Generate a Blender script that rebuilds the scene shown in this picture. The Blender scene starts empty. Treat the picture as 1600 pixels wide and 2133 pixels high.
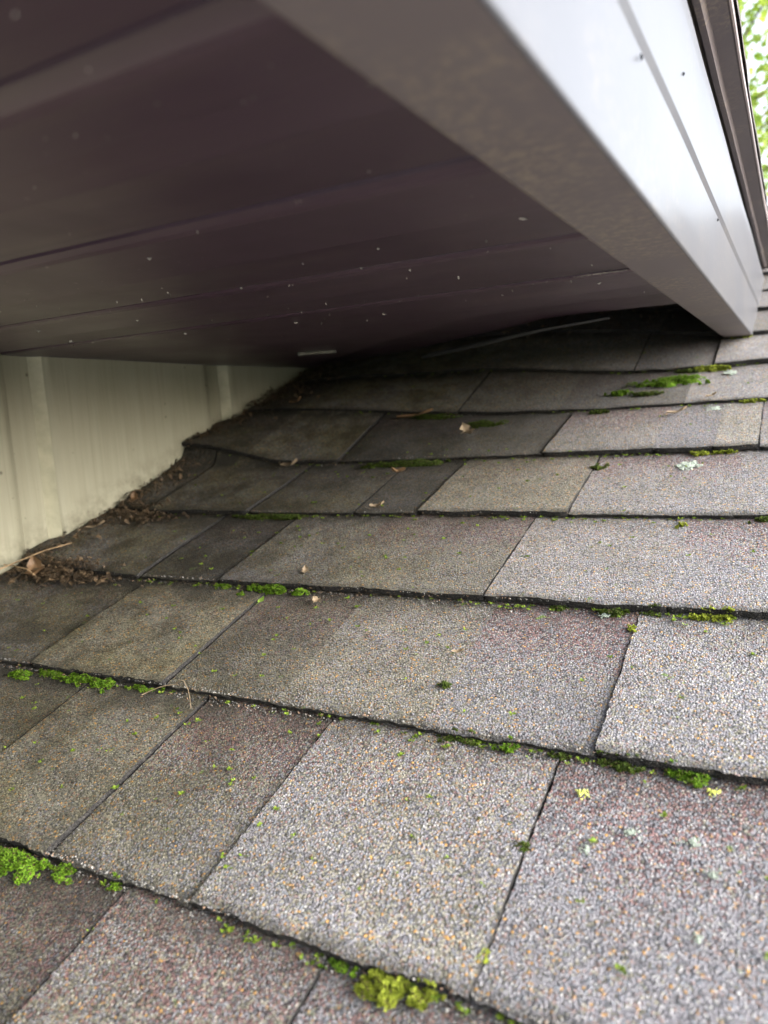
import bpy, bmesh, math, random
import numpy as np
from mathutils import Matrix, Vector

R = random.Random(11)
scene = bpy.context.scene
COL = scene.collection

# ------------------------------------------------------------------ camera, sky, sun, exposure
ZC = 3.2                                    # height of the lens above the ground
cam_d = bpy.data.cameras.new('camera')
cam = bpy.data.objects.new('camera', cam_d)
COL.objects.link(cam)
rt = Vector((0.87579855, 0.478232, -0.0653533))
up = Vector((-0.0040291, 0.14263625, 0.98976698))
bk = Vector((0.48266, -0.86657317, 0.12684746))
cam.matrix_world = Matrix(((rt.x, up.x, bk.x, 0), (rt.y, up.y, bk.y, 0), (rt.z, up.z, bk.z, ZC), (0, 0, 0, 1)))
cam_d.sensor_fit = 'HORIZONTAL'
cam_d.sensor_width = 27.0
cam_d.lens = 1552.8 / 1600 * 27.0
cam_d.clip_start = 0.01
cam_d.clip_end = 3000
cam_d.dof.use_dof = True
cam_d.dof.focus_distance = 0.53
cam_d.dof.aperture_fstop = 8.0
scene.camera = cam

SUN_EL, SUN_AZ = math.radians(27), math.radians(89)      # azimuth counted from +Y towards +X
world = bpy.data.worlds.new('World')
scene.world = world
world.use_nodes = True
wn = world.node_tree
wn.nodes.clear()
w_out = wn.nodes.new('ShaderNodeOutputWorld')
w_bg = wn.nodes.new('ShaderNodeBackground')
sky = wn.nodes.new('ShaderNodeTexSky')
sky.sky_type = 'NISHITA'
sky.sun_disc = False
sky.sun_elevation = SUN_EL
sky.sun_rotation = SUN_AZ
sky.air_density = 1.0
sky.dust_density = 3.5
sky.ozone_density = 1.0
w_bg.inputs['Strength'].default_value = 0.15
w_sat = wn.nodes.new('ShaderNodeHueSaturation')          # thin overcast: a paler sky
w_sat.inputs['Saturation'].default_value = 0.4
wn.links.new(sky.outputs[0], w_sat.inputs['Color'])
wn.links.new(w_sat.outputs[0], w_bg.inputs['Color'])
wn.links.new(w_bg.outputs[0], w_out.inputs['Surface'])

sun_d = bpy.data.lights.new('sun', 'SUN')
sun_d.energy = 1.0
sun_d.angle = math.radians(50)
sun_d.color = (1.0, 0.98, 0.96)
sun = bpy.data.objects.new('sun', sun_d)
COL.objects.link(sun)
sd = Vector((math.sin(SUN_AZ) * math.cos(SUN_EL), math.cos(SUN_AZ) * math.cos(SUN_EL), math.sin(SUN_EL)))
sun.rotation_euler = sd.to_track_quat('Z', 'Y').to_euler()
sun.location = (3, 3, 9)

scene.view_settings.view_transform = 'Standard'
scene.view_settings.look = 'None'
scene.view_settings.exposure = 2.4
scene.view_settings.gamma = 1.0
scene.view_settings.use_curve_mapping = False
scene.render.engine = 'CYCLES'
scene.cycles.max_bounces = 10
scene.cycles.diffuse_bounces = 6
scene.cycles.use_denoising = True

# ------------------------------------------------------------------ roof frame: x along the courses, u up the slope, w off the roof
PITCH = math.radians(18.251)
CA, SA = math.cos(PITCH), math.sin(PITCH)
H0 = 0.29523                                # lens height above the plane through the butt edges
U0, EXPO = 0.1594, 0.143                    # first butt edge, exposure of a course
XW = -0.7456                                # face of the siding
Z_SOF = 0.0789                              # soffit height relative to the lens

LX = [-0.80, -0.7456, -0.70, -0.65, -0.605, -0.56, -0.50, -0.464, -0.394, -0.328, -0.268, -0.203, -0.15, -0.10, -0.05]
LU = [0.40, 0.445, 0.588, 0.67, 0.724, 0.731, 0.874, 1.017, 1.16, 1.45]
LT = [
    [.012, .010, .005, .002, .000, 0, 0, 0, 0, 0, 0, 0, 0, 0, 0],
    [.013, .011, .005, .002, .000, 0, 0, 0, 0, 0, 0, 0, 0, 0, 0],
    [.012, .008, .002, .000, .000, 0, 0, 0, 0, 0, 0, 0, 0, 0, 0],
    [.016, .012, .006, .002, .000, 0, 0, 0, 0, 0, 0, 0, 0, 0, 0],
    [.024, .020, .011, .004, .001, 0, 0, 0, 0, 0, 0, 0, 0, 0, 0],
    [.036, .033, .028, .0155, .005, 0, 0, 0, 0, 0, 0, 0, 0, 0, 0],
    [.032, .031, .031, .029, .026, .022, .016, .012, .007, .0024, .001, 0, 0, 0, 0],
    [.032, .031, .031, .032, .032, .029, .027, .026, .0245, .016, .009, .002, 0, 0, 0],
    [.034, .034, .036, .038, .040, .042, .042, .042, .040, .034, .027, .019, .011, .004, 0],
    [.034, .034, .036, .038, .040, .042, .042, .042, .040, .034, .027, .019, .011, .004, 0]]
LT = np.array(LT)


def lift(x, u):
    i = min(max(int(np.searchsorted(LU, u)) - 1, 0), len(LU) - 2)
    f = min(max((u - LU[i]) / (LU[i + 1] - LU[i]), 0), 1)
    return float(np.interp(x, LX, LT[i]) * (1 - f) + np.interp(x, LX, LT[i + 1]) * f)


def roof_pt(x, u, w):
    """point of the place in world metres"""
    return Vector((x, u * CA - (w - H0) * SA, u * SA + (w - H0) * CA + ZC))


def surf_w(x, u):
    k = math.floor((u - U0) / EXPO)
    v = (u - U0) - k * EXPO
    return -0.005 * v / EXPO + lift(x, u) + 0.0008


def roof_mat4(x, u, w):
    return Matrix.Translation(roof_pt(x, u, w)) @ Matrix.Rotation(PITCH, 4, 'X')


# ------------------------------------------------------------------ node helpers
class Nodes:
    def __init__(s, name, rough=0.6, spec=0.5):
        s.m = bpy.data.materials.new(name)
        s.m.use_nodes = True
        s.t = s.m.node_tree
        s.b = s.t.nodes['Principled BSDF']
        s.b.inputs['Roughness'].default_value = rough
        s.b.inputs['Specular IOR Level'].default_value = spec

    def n(s, kind, **kw):
        nd = s.t.nodes.new('ShaderNode' + kind)
        for k, v in kw.items():
            if k in nd.inputs and not hasattr(nd, k):
                nd.inputs[k].default_value = v
            else:
                setattr(nd, k, v)
        return nd

    def l(s, a, b):
        s.t.links.new(a, b)

    def obj(s):
        return s.n('TexCoord').outputs['Object']

    def pos(s):
        return s.n('NewGeometry').outputs['Position']

    def noise(s, vec, scale, detail=3, rough=0.55):
        nd = s.n('TexNoise')
        nd.inputs['Scale'].default_value = scale
        nd.inputs['Detail'].default_value = detail
        nd.inputs['Roughness'].default_value = rough
        s.l(vec, nd.inputs['Vector'])
        return nd

    def ramp(s, fac, stops, interp='LINEAR'):
        nd = s.n('ValToRGB')
        nd.color_ramp.interpolation = interp
        e = nd.color_ramp.elements
        while len(e) < len(stops):
            e.new(0.5)
        for el, (p, c) in zip(e, stops):
            el.position = p
            el.color = (c, c, c, 1) if isinstance(c, (int, float)) else (*c, 1)
        s.l(fac, nd.inputs['Fac'])
        return nd.outputs['Color']

    def mix(s, fac, a, b, mode='MIX'):
        nd = s.n('Mix', data_type='RGBA', blend_type=mode)
        for src, sock in ((fac, nd.inputs[0]), (a, nd.inputs[6]), (b, nd.inputs[7])):
            if isinstance(src, (int, float)):
                sock.default_value = src
            elif isinstance(src, tuple):
                sock.default_value = (*src, 1)
            else:
                s.l(src, sock)
        return nd.outputs[2]

    def math(s, op, a, b=0.0, clamp=False):
        nd = s.n('Math', operation=op, use_clamp=clamp)
        for src, sock in ((a, nd.inputs[0]), (b, nd.inputs[1])):
            if isinstance(src, (int, float)):
                sock.default_value = src
            else:
                s.l(src, sock)
        return nd.outputs[0]

    def attr(s, name):
        return s.n('Attribute', attribute_type='OBJECT', attribute_name=name).outputs['Fac']

    def bump(s, height, dist, strength=1.0, normal=None):
        nd = s.n('Bump')
        nd.inputs['Distance'].default_value = dist
        nd.inputs['Strength'].default_value = strength
        s.l(height, nd.inputs['Height'])
        if normal is not None:
            s.l(normal, nd.inputs['Normal'])
        return nd.outputs['Normal']

    def color(s, c):
        if isinstance(c, tuple):
            s.b.inputs['Base Color'].default_value = (*c, 1)
        else:
            s.l(c, s.b.inputs['Base Color'])

    def vmul(s, vec, m):
        nd = s.n('VectorMath', operation='MULTIPLY')
        s.l(vec, nd.inputs[0])
        nd.inputs[1].default_value = m
        return nd.outputs[0]

    def vadd(s, a, b):
        nd = s.n('VectorMath', operation='ADD')
        s.l(a, nd.inputs[0])
        s.l(b, nd.inputs[1])
        return nd.outputs[0]


# ------------------------------------------------------------------ materials
def shingle_material():
    N = Nodes('asphalt_shingle_granules', 0.82, 0.35)
    ob = N.obj()
    rnd = N.n('ObjectInfo').outputs['Random']
    off = N.n('CombineXYZ')
    N.l(N.math('MULTIPLY', rnd, 37.0), off.inputs[0])
    N.l(N.math('MULTIPLY', rnd, 91.0), off.inputs[1])
    vec = N.vadd(ob, off.outputs[0])
    wob = N.noise(vec, 420, 1)
    wv = N.n('VectorMath', operation='MULTIPLY_ADD')
    N.l(wob.outputs['Color'], wv.inputs[0])
    wv.inputs[1].default_value = (.00045, .00045, .00045)
    N.l(vec, wv.inputs[2])
    vv = wv.outputs[0]
    vor = N.n('TexVoronoi', feature='F1', voronoi_dimensions='3D')
    vor.inputs['Scale'].default_value = 780
    N.l(vv, vor.inputs['Vector'])
    vor2 = N.n('TexVoronoi', feature='F1', voronoi_dimensions='3D')
    vor2.inputs['Scale'].default_value = 1150
    N.l(vv, vor2.inputs['Vector'])
    sep = N.n('SeparateColor')
    N.l(vor.outputs['Color'], sep.inputs[0])
    sep2 = N.n('SeparateColor')
    N.l(vor2.outputs['Color'], sep2.inputs[0])
    r1, r2, r3 = sep.outputs
    grey = N.ramp(r1, [(0, (.085, .088, .098)), (.08, (.170, .166, .186)), (.30, (.212, .207, .230)), (.52, (.266, .260, .276)),
                       (.72, (.235, .175, .165)), (.81, (.19, .205, .232)), (.91, (.36, .36, .355)), (.972, (.40, .25, .12))], 'CONSTANT')
    tan = N.ramp(r1, [(0, (.07, .068, .054)), (.10, (.155, .150, .120)), (.32, (.215, .203, .160)), (.52, (.265, .248, .202)),
                      (.76, (.245, .16, .10)), (.84, (.16, .165, .13)), (.92, (.34, .32, .27)), (.955, (.46, .265, .085))], 'CONSTANT')
    red = N.ramp(r1, [(0, (.045, .035, .04)), (.16, (.15, .088, .09)), (.45, (.205, .122, .122)), (.66, (.135, .13, .15)),
                      (.80, (.26, .16, .145)), (.93, (.32, .28, .26))], 'CONSTANT')
    tonev = N.math('ADD', N.attr('tone'), N.math('MULTIPLY', N.math('SUBTRACT', N.noise(N.pos(), 9, 3).outputs['Fac'], .5), .6))
    tsel = N.math('GREATER_THAN', tonev, r3)
    base = N.mix(tsel, grey, tan)
    # printed reddish shadow band near the upper end of some tabs
    sx = N.n('SeparateXYZ')
    N.l(ob, sx.inputs[0])
    vy = N.math('ADD', sx.outputs[1], N.math('MULTIPLY', N.math('SUBTRACT', N.noise(vec, 26, 3).outputs['Fac'], .5), .09))
    band = N.n('MapRange', interpolation_type='SMOOTHSTEP')
    band.inputs['From Min'].default_value = 0.045
    band.inputs['From Max'].default_value = 0.135
    N.l(vy, band.inputs['Value'])
    rf = N.math('MULTIPLY', band.outputs[0], N.attr('red'))
    rsel = N.math('GREATER_THAN', rf, r2)
    base = N.mix(rsel, base, red)
    # value jitter per granule
    jit = N.math('ADD', N.math('MULTIPLY', sep2.outputs[0], .34), .83)
    base = N.mix(1.0, base, N.n('CombineColor').outputs[0], 'MULTIPLY') if False else base
    jc = N.n('CombineColor')
    for k in range(3):
        N.l(N.math('MULTIPLY', jit, N.attr('val')), jc.inputs[k])
    base = N.mix(1.0, base, jc.outputs[0], 'MULTIPLY')
    # bare asphalt between granules, also darkened for their missing self-shadow
    crack_and_shade = N.n('MapRange')
    crack_and_shade.inputs['From Min'].default_value = 0.40
    crack_and_shade.inputs['From Max'].default_value = 0.74
    crack_and_shade.inputs['To Max'].default_value = 0.55
    N.l(vor.outputs['Distance'], crack_and_shade.inputs['Value'])
    base = N.mix(crack_and_shade.outputs[0], base, (.02, .02, .021))
    # soot / dirt blotches and an algae film that is thickest in the damp corner by the siding
    px = N.n('SeparateXYZ')
    N.l(N.pos(), px.inputs[0])
    damp = N.n('MapRange', interpolation_type='SMOOTHSTEP')
    damp.inputs['From Min'].default_value = -0.12
    damp.inputs['From Max'].default_value = -0.55
    N.l(px.outputs[0], damp.inputs['Value'])
    film = N.math('MULTIPLY', N.ramp(N.noise(N.pos(), 11, 6, .68).outputs['Fac'], [(.40, 0.0), (.58, 1.0)]), damp.outputs[0])
    base = N.mix(N.math('MULTIPLY', film, .75), base, N.mix(1.0, base, (.80, .76, .44), 'MULTIPLY'))
    grime = N.ramp(N.noise(N.pos(), 23, 6, .7).outputs['Fac'], [(.43, 0.0), (.61, 1.0)])
    base = N.mix(N.math('MULTIPLY', N.math('MULTIPLY', grime, N.math('ADD', N.math('MULTIPLY', damp.outputs[0], .75), .16)), .95), base, N.mix(1.0, base, (.36, .34, .27), 'MULTIPLY'))
    # dirt caught along the butt edge and in the strip just under the next course, broken up by noise
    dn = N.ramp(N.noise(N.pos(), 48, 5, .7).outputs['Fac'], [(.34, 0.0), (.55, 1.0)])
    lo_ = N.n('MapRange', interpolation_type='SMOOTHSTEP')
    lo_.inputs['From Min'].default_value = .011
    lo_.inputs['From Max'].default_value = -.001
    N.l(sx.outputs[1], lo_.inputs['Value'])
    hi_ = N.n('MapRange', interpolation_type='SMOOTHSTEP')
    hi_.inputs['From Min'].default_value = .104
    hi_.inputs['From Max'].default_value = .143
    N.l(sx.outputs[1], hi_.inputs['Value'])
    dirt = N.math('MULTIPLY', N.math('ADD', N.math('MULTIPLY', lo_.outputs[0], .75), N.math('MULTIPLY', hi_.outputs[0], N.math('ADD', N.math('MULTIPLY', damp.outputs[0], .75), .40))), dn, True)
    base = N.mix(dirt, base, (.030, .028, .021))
    # tiny green specks of young moss
    spk = N.ramp(N.noise(N.pos(), 130, 2, .5).outputs['Fac'], [(.70, 0.0), (.735, 1.0)])
    spm = N.math('MULTIPLY', spk, N.ramp(N.noise(N.pos(), 11, 3).outputs['Fac'], [(.50, 0.0), (.62, 1.0)]))
    base = N.mix(N.math('MULTIPLY', spm, .8), base, (.10, .16, .025))
    N.color(base)
    hgt = N.math('ADD', N.math('MULTIPLY', N.math('SUBTRACT', 1.0, vor.outputs['Distance']), N.math('ADD', .6, r3)),
                 N.math('ADD', N.math('MULTIPLY', N.math('SUBTRACT', 1.0, vor2.outputs['Distance']), .45), N.math('MULTIPLY', N.noise(vec, 1500, 2).outputs['Fac'], .5)))
    nb = N.bump(N.noise(vec, 60, 3).outputs['Fac'], .0018, .6)
    N.l(N.bump(hgt, .0012, 1.0, nb), N.b.inputs['Normal'])
    return N.m


def simple(name, c, rough=.6, spec=.4, noise_scale=30, amount=.25, bump=.0, bscale=200):
    N = Nodes(name, rough, spec)
    nz = N.noise(N.obj(), noise_scale, 4).outputs['Fac']
    k = N.ramp(nz, [(.3, 1 - amount), (.7, 1 + amount)])
    N.color(N.mix(1.0, c, k, 'MULTIPLY'))
    if bump:
        N.l(N.bump(N.noise(N.obj(), bscale, 4).outputs['Fac'], bump), N.b.inputs['Normal'])
    return N.m


def soffit_material():
    N = Nodes('brown_painted_soffit_metal', .36, .5)
    p = N.obj()
    st = N.noise(N.vmul(p, (3, 60, 60)), 1.0, 4).outputs['Fac']
    cl = N.noise(p, 7, 4).outputs['Fac']
    c = N.mix(N.ramp(cl, [(.35, 0.0), (.7, 1.0)]), (.043, .0230, .038), (.052, .0305, .044))
    c = N.mix(N.math('MULTIPLY', N.ramp(st, [(.52, 0.0), (.75, 1.0)]), .25), c, (.13, .10, .085))
    dust = N.ramp(N.noise(p, 190, 2, .4).outputs['Fac'], [(.74, 0.0), (.79, 1.0)])
    c = N.mix(N.math('MULTIPLY', dust, .5), c, (.30, .28, .25))
    N.color(c)
    N.l(N.ramp(cl, [(.3, .28), (.7, .46)]), N.b.inputs['Roughness'])
    N.l(N.bump(N.noise(p, 9, 2).outputs['Fac'], .002, .5), N.b.inputs['Normal'])
    return N.m


def fascia_material(name, dust_amt, ca=(.150, .126, .130), cb=(.174, .150, .150)):
    N = Nodes(name, .36, .30)
    p = N.obj()
    c = N.mix(N.ramp(N.noise(p, 6, 3).outputs['Fac'], [(.3, 0.0), (.7, 1.0)]), ca, cb)
    d1 = N.ramp(N.noise(p, 190, 6, .75).outputs['Fac'], [(.47, 0.0), (.62, 1.0)])
    d2 = N.ramp(N.noise(p, 8, 3, .6).outputs['Fac'], [(.46, 0.0), (.62, 1.0)])
    dd = N.math('MULTIPLY', N.math('MULTIPLY', d1, d2), dust_amt)
    c = N.mix(dd, c, (.36, .30, .21))
    fl = N.ramp(N.noise(N.vmul(p, (1, 1, 1)), 140, 2).outputs['Fac'], [(.72, 0.0), (.76, 1.0)])
    c = N.mix(N.math('MULTIPLY', fl, dust_amt * .6), c, (.07, .055, .045))
    N.color(c)
    if dust_amt > .3:
        N.b.inputs['Roughness'].default_value = .5
    N.b.inputs['Coat Weight'].default_value = .0 if dust_amt > .3 else .12
    N.b.inputs['Coat Roughness'].default_value = .24
    wv = N.noise(N.vmul(p, (1, 2.2, 7)), 1.0, 2).outputs['Fac']
    nb = N.bump(wv, .004, .5)
    N.l(N.bump(N.noise(p, 300, 2).outputs['Fac'], .0002, .3, nb), N.b.inputs['Normal'])
    return N.m


def siding_material():
    N = Nodes('cream_painted_wood_siding', .62, .35)
    p = N.obj()
    g = N.noise(N.vmul(p, (1, 150, 6)), 1.0, 5, .6).outputs['Fac']
    g2 = N.noise(N.vmul(p, (1, 420, 14)), 1.0, 3, .6).outputs['Fac']
    c = N.mix(N.ramp(g, [(.3, 0.0), (.62, 1.0)]), (.302, .290, .210), (.338, .325, .240))
    ln = N.ramp(N.noise(N.vmul(p, (1, 330, 7)), 1.0, 3, .55).outputs['Fac'], [(.34, 1.0), (.43, 0.0)])
    c = N.mix(N.math('MULTIPLY', ln, .20), c, (.22, .21, .145))
    st = N.ramp(N.noise(p, 9, 4, .6).outputs['Fac'], [(.5, 0.0), (.75, 1.0)])
    c = N.mix(N.math('MULTIPLY', st, .35), c, (.26, .255, .17))
    sp = N.ramp(N.noise(p, 75, 2, .4).outputs['Fac'], [(.73, 0.0), (.77, 1.0)])
    c = N.mix(N.math('MULTIPLY', sp, .75), c, (.09, .075, .05))
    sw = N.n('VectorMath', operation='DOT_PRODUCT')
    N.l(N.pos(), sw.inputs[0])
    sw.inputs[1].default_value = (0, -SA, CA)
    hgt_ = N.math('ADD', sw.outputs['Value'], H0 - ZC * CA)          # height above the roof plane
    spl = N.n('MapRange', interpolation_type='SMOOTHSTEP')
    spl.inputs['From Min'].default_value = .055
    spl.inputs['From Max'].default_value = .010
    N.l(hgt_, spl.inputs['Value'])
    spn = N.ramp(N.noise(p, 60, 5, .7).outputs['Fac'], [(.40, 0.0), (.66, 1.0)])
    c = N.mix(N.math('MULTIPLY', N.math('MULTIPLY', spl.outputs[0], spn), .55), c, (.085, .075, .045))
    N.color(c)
    hh = N.math('ADD', N.math('MULTIPLY', g, 1.0), N.math('MULTIPLY', g2, .4))
    N.l(N.bump(hh, .0009, .7), N.b.inputs['Normal'])
    return N.m


def moss_material(name, dark, light):
    N = Nodes(name, .8, .2)
    p = N.obj()
    f = N.ramp(N.noise(p, 330, 2, .6).outputs['Fac'], [(.32, 0.0), (.68, 1.0)])
    c = N.mix(f, dark, light)
    N.color(c)
    N.b.inputs['Subsurface Weight'].default_value = 0.0
    tr = N.n('BsdfTranslucent')
    N.l(c, tr.inputs['Color'])
    mx = N.n('MixShader')
    mx.inputs[0].default_value = .35
    N.l(N.b.outputs[0], mx.inputs[1])
    N.l(tr.outputs[0], mx.inputs[2])
    N.l(mx.outputs[0], N.t.nodes['Material Output'].inputs['Surface'])
    return N.m


M_SHING = shingle_material()
def edge_material():
    N = Nodes('asphalt_core_with_granules', .9, .2)
    vo = N.n('TexVoronoi', feature='F1')
    vo.inputs['Scale'].default_value = 800
    N.l(N.obj(), vo.inputs['Vector'])
    sp = N.n('SeparateColor')
    N.l(vo.outputs['Color'], sp.inputs[0])
    N.color(N.ramp(sp.outputs[0], [(0, (.022, .021, .021)), (.55, (.030, .029, .028)), (.75, (.042, .040, .038)), (.93, (.06, .055, .05))], 'CONSTANT'))
    N.l(N.bump(vo.outputs['Distance'], -.0012), N.b.inputs['Normal'])
    return N.m


M_ASPH = edge_material()
M_SOF = soffit_material()
M_FAS = fascia_material('taupe_painted_fascia_metal', .12, (.060, .062, .070), (.074, .076, .084))
M_LIP = fascia_material('dusty_taupe_metal', .6)
M_SID = siding_material()
M_LIP_LIT = simple('cream_siding_lit_lip', (.43, .412, .298), .55, .35, 60, .14, .0006, 150)  # siding cream made paler to paint light on the groove lips
M_DARK = simple('black_underlay_and_gap_shade', (.008, .009, .011), .9, .1)  # roof underlay and nails; also paints shade in eave gap and wall cracks
M_WOOD = simple('grey_brown_old_wood', (.10, .085, .065), .85, .2, 40, .4, .001, 120)
M_TRIM = simple('pale_grey_metal_edge', (.04, .043, .047), .5, .5, 50, .2)
M_MOSS = moss_material('bright_green_moss', (.050, .115, .008), (.185, .33, .022))
M_MOSSY = moss_material('yellow_green_moss', (.12, .155, .012), (.38, .44, .055))
M_MOSSD = moss_material('dark_green_moss', (.030, .052, .010), (.10, .15, .022))
M_MOSSB = moss_material('brown_dead_moss', (.03, .025, .012), (.11, .085, .035))


def leaf_mat(name, a, b, trans=.5):
    N = Nodes(name, .5, .4)
    rnd = N.n('NewGeometry').outputs['Random Per Island']
    c = N.mix(rnd, a, b)
    N.color(c)
    tr = N.n('BsdfTranslucent')
    N.l(c, tr.inputs['Color'])
    mx = N.n('MixShader')
    mx.inputs[0].default_value = trans
    N.l(N.b.outputs[0], mx.inputs[1])
    N.l(tr.outputs[0], mx.inputs[2])
    N.l(mx.outputs[0], N.t.nodes['Material Output'].inputs['Surface'])
    return N.m


M_TREE = leaf_mat('fresh_green_tree_leaf', (.14, .24, .03), (.34, .42, .07), .6)
M_BARK = simple('grey_brown_bark', (.10, .08, .06), .9, .2, 12, .4, .02, 25)
M_DRY = leaf_mat('dry_brown_leaf', (.11, .06, .03), (.25, .155, .08), .15)
M_TANL = leaf_mat('pale_tan_dry_leaf', (.19, .14, .085), (.29, .225, .15), .2)
M_GRNL = leaf_mat('small_green_leaf', (.26, .42, .06), (.30, .46, .08), .3)
M_STICK = simple('weathered_pale_wood', (.20, .19, .155), .7, .3, 60, .2)
M_TWIG = simple('dry_twig', (.30, .21, .12), .8, .3, 80, .35)
M_LICH_Y = simple('yellow_green_lichen', (.50, .53, .13), .9, .2, 350, .35, .0006, 700)
M_LICH_G = simple('pale_grey_green_lichen', (.25, .29, .245), .9, .2, 350, .3, .0006, 700)
M_GROUND = simple('lawn_ground', (.055, .085, .030), .95, .1, 3, .4, .02, 30)


# ------------------------------------------------------------------ object helpers
def tag(o, label=None, cat=None, group=None, kind=None):
    for k, v in (('label', label), ('category', cat), ('group', group), ('kind', kind)):
        if v:
            o[k] = v
    return o


def empty(name, label, cat, loc=(0, 0, 0)):
    o = bpy.data.objects.new(name, None)
    o.location = loc
    o.empty_display_size = .1
    COL.objects.link(o)
    return tag(o, label, cat)


def mesh_obj(name, verts, faces, mats, parent=None, matrix=None, idx=None, smooth=False):
    me = bpy.data.meshes.new(name)
    me.from_pydata([tuple(v) for v in verts], [], faces)
    for m in (mats if isinstance(mats, (list, tuple)) else [mats]):
        me.materials.append(m)
    if idx is not None:
        me.polygons.foreach_set('material_index', np.array(idx, dtype=np.int32))
    if smooth:
        me.polygons.foreach_set('use_smooth', np.ones(len(me.polygons), dtype=bool))
    me.update()
    o = bpy.data.objects.new(name, me)
    COL.objects.link(o)
    if parent is not None:
        o.parent = parent
        o.matrix_parent_inverse = Matrix.Identity(4)
        pm = Matrix.Translation(parent.location) @ parent.rotation_euler.to_matrix().to_4x4()
        if matrix is not None:
            o.matrix_local = pm.inverted() @ matrix
        else:
            o.matrix_local = pm.inverted()
    elif matrix is not None:
        o.matrix_world = matrix
    return o


def prism(profile, y0, y1, ny=1, wob=None):
    """closed or open profile in (x,z), swept along y; returns verts, faces"""
    v, f = [], []
    n = len(profile)
    for j in range(ny + 1):
        y = y0 + (y1 - y0) * j / ny
        for (x, z) in profile:
            dx = wob(y, z) if wob else 0
            v.append((x + dx, y, z + ZC))
    for j in range(ny):
        for i in range(n - 1):
            a = j * n + i
            f.append((a, a + 1, a + n + 1, a + n))
    return v, f


def box(x0, x1, y0, y1, z0, z1):
    v = [(x, y, z) for x in (x0, x1) for y in (y0, y1) for z in (z0, z1)]
    f = [(0, 1, 3, 2), (4, 6, 7, 5), (0, 4, 5, 1), (2, 3, 7, 6), (0, 2, 6, 4), (1, 5, 7, 3)]
    return v, f


# ------------------------------------------------------------------ the ground
g = mesh_obj('ground', [(-900, -900, 0), (900, -900, 0), (900, 900, 0), (-900, 900, 0)], [(0, 1, 2, 3)], M_GROUND)
tag(g, 'mown green lawn far below the roofs', None, None, 'structure')

dr = mesh_obj('bounce_ground', [(-16, -22, .004), (14, -22, .004), (14, 5, .004), (-16, 5, .004)], [(0, 1, 2, 3)], simple('pale_bounce_ground', (.38, .37, .36), .9, .2, 2, .12))  # unseen pale ground added to bounce light up under the eave
tag(dr, 'pale unseen ground sheet added below the roof to bounce light onto the soffit', None, None, 'structure')

# ------------------------------------------------------------------ the lower shingle roof
roof = empty('shingle_roof', 'weathered grey and tan asphalt shingle roof rising under the eave', 'roof', roof_pt(0, 0, 0))
X_R, U_BOT, U_RIDGE = 1.55, U0 - 3 * EXPO, 2.60
dk = [(XW - .06, U_BOT + .01, -.013), (X_R - .01, U_BOT + .01, -.013), (X_R - .01, U_RIDGE, -.013), (XW - .06, U_RIDGE, -.013)]
dv = [roof_pt(*q) for q in dk]
rid = roof_pt(0, U_RIDGE, -.013)
back = [Vector((XW - .06, rid.y + 2.4, rid.z - .8)), Vector((X_R - .01, rid.y + 2.4, rid.z - .8))]
low = [Vector((v.x, v.y, v.z - .10)) for v in dv]
mesh_obj('roof_deck', dv + back + low,
         [(0, 1, 2, 3), (3, 2, 5, 4), (0, 1, 7, 6), (1, 2, 8, 7), (6, 7, 8, 9)], M_DARK, roof)


def hash2(a, b):
    s = math.sin(a * 127.1 + b * 311.7) * 43758.5453
    return (s - math.floor(s)) * 2 - 1


def vnoise(x, y):
    xi, yi = math.floor(x), math.floor(y)
    fx, fy = x - xi, y - yi
    fx, fy = fx * fx * (3 - 2 * fx), fy * fy * (3 - 2 * fy)
    return ((hash2(xi, yi) * (1 - fx) + hash2(xi + 1, yi) * fx) * (1 - fy) +
            (hash2(xi, yi + 1) * (1 - fx) + hash2(xi + 1, yi + 1) * fx) * fy)


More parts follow.
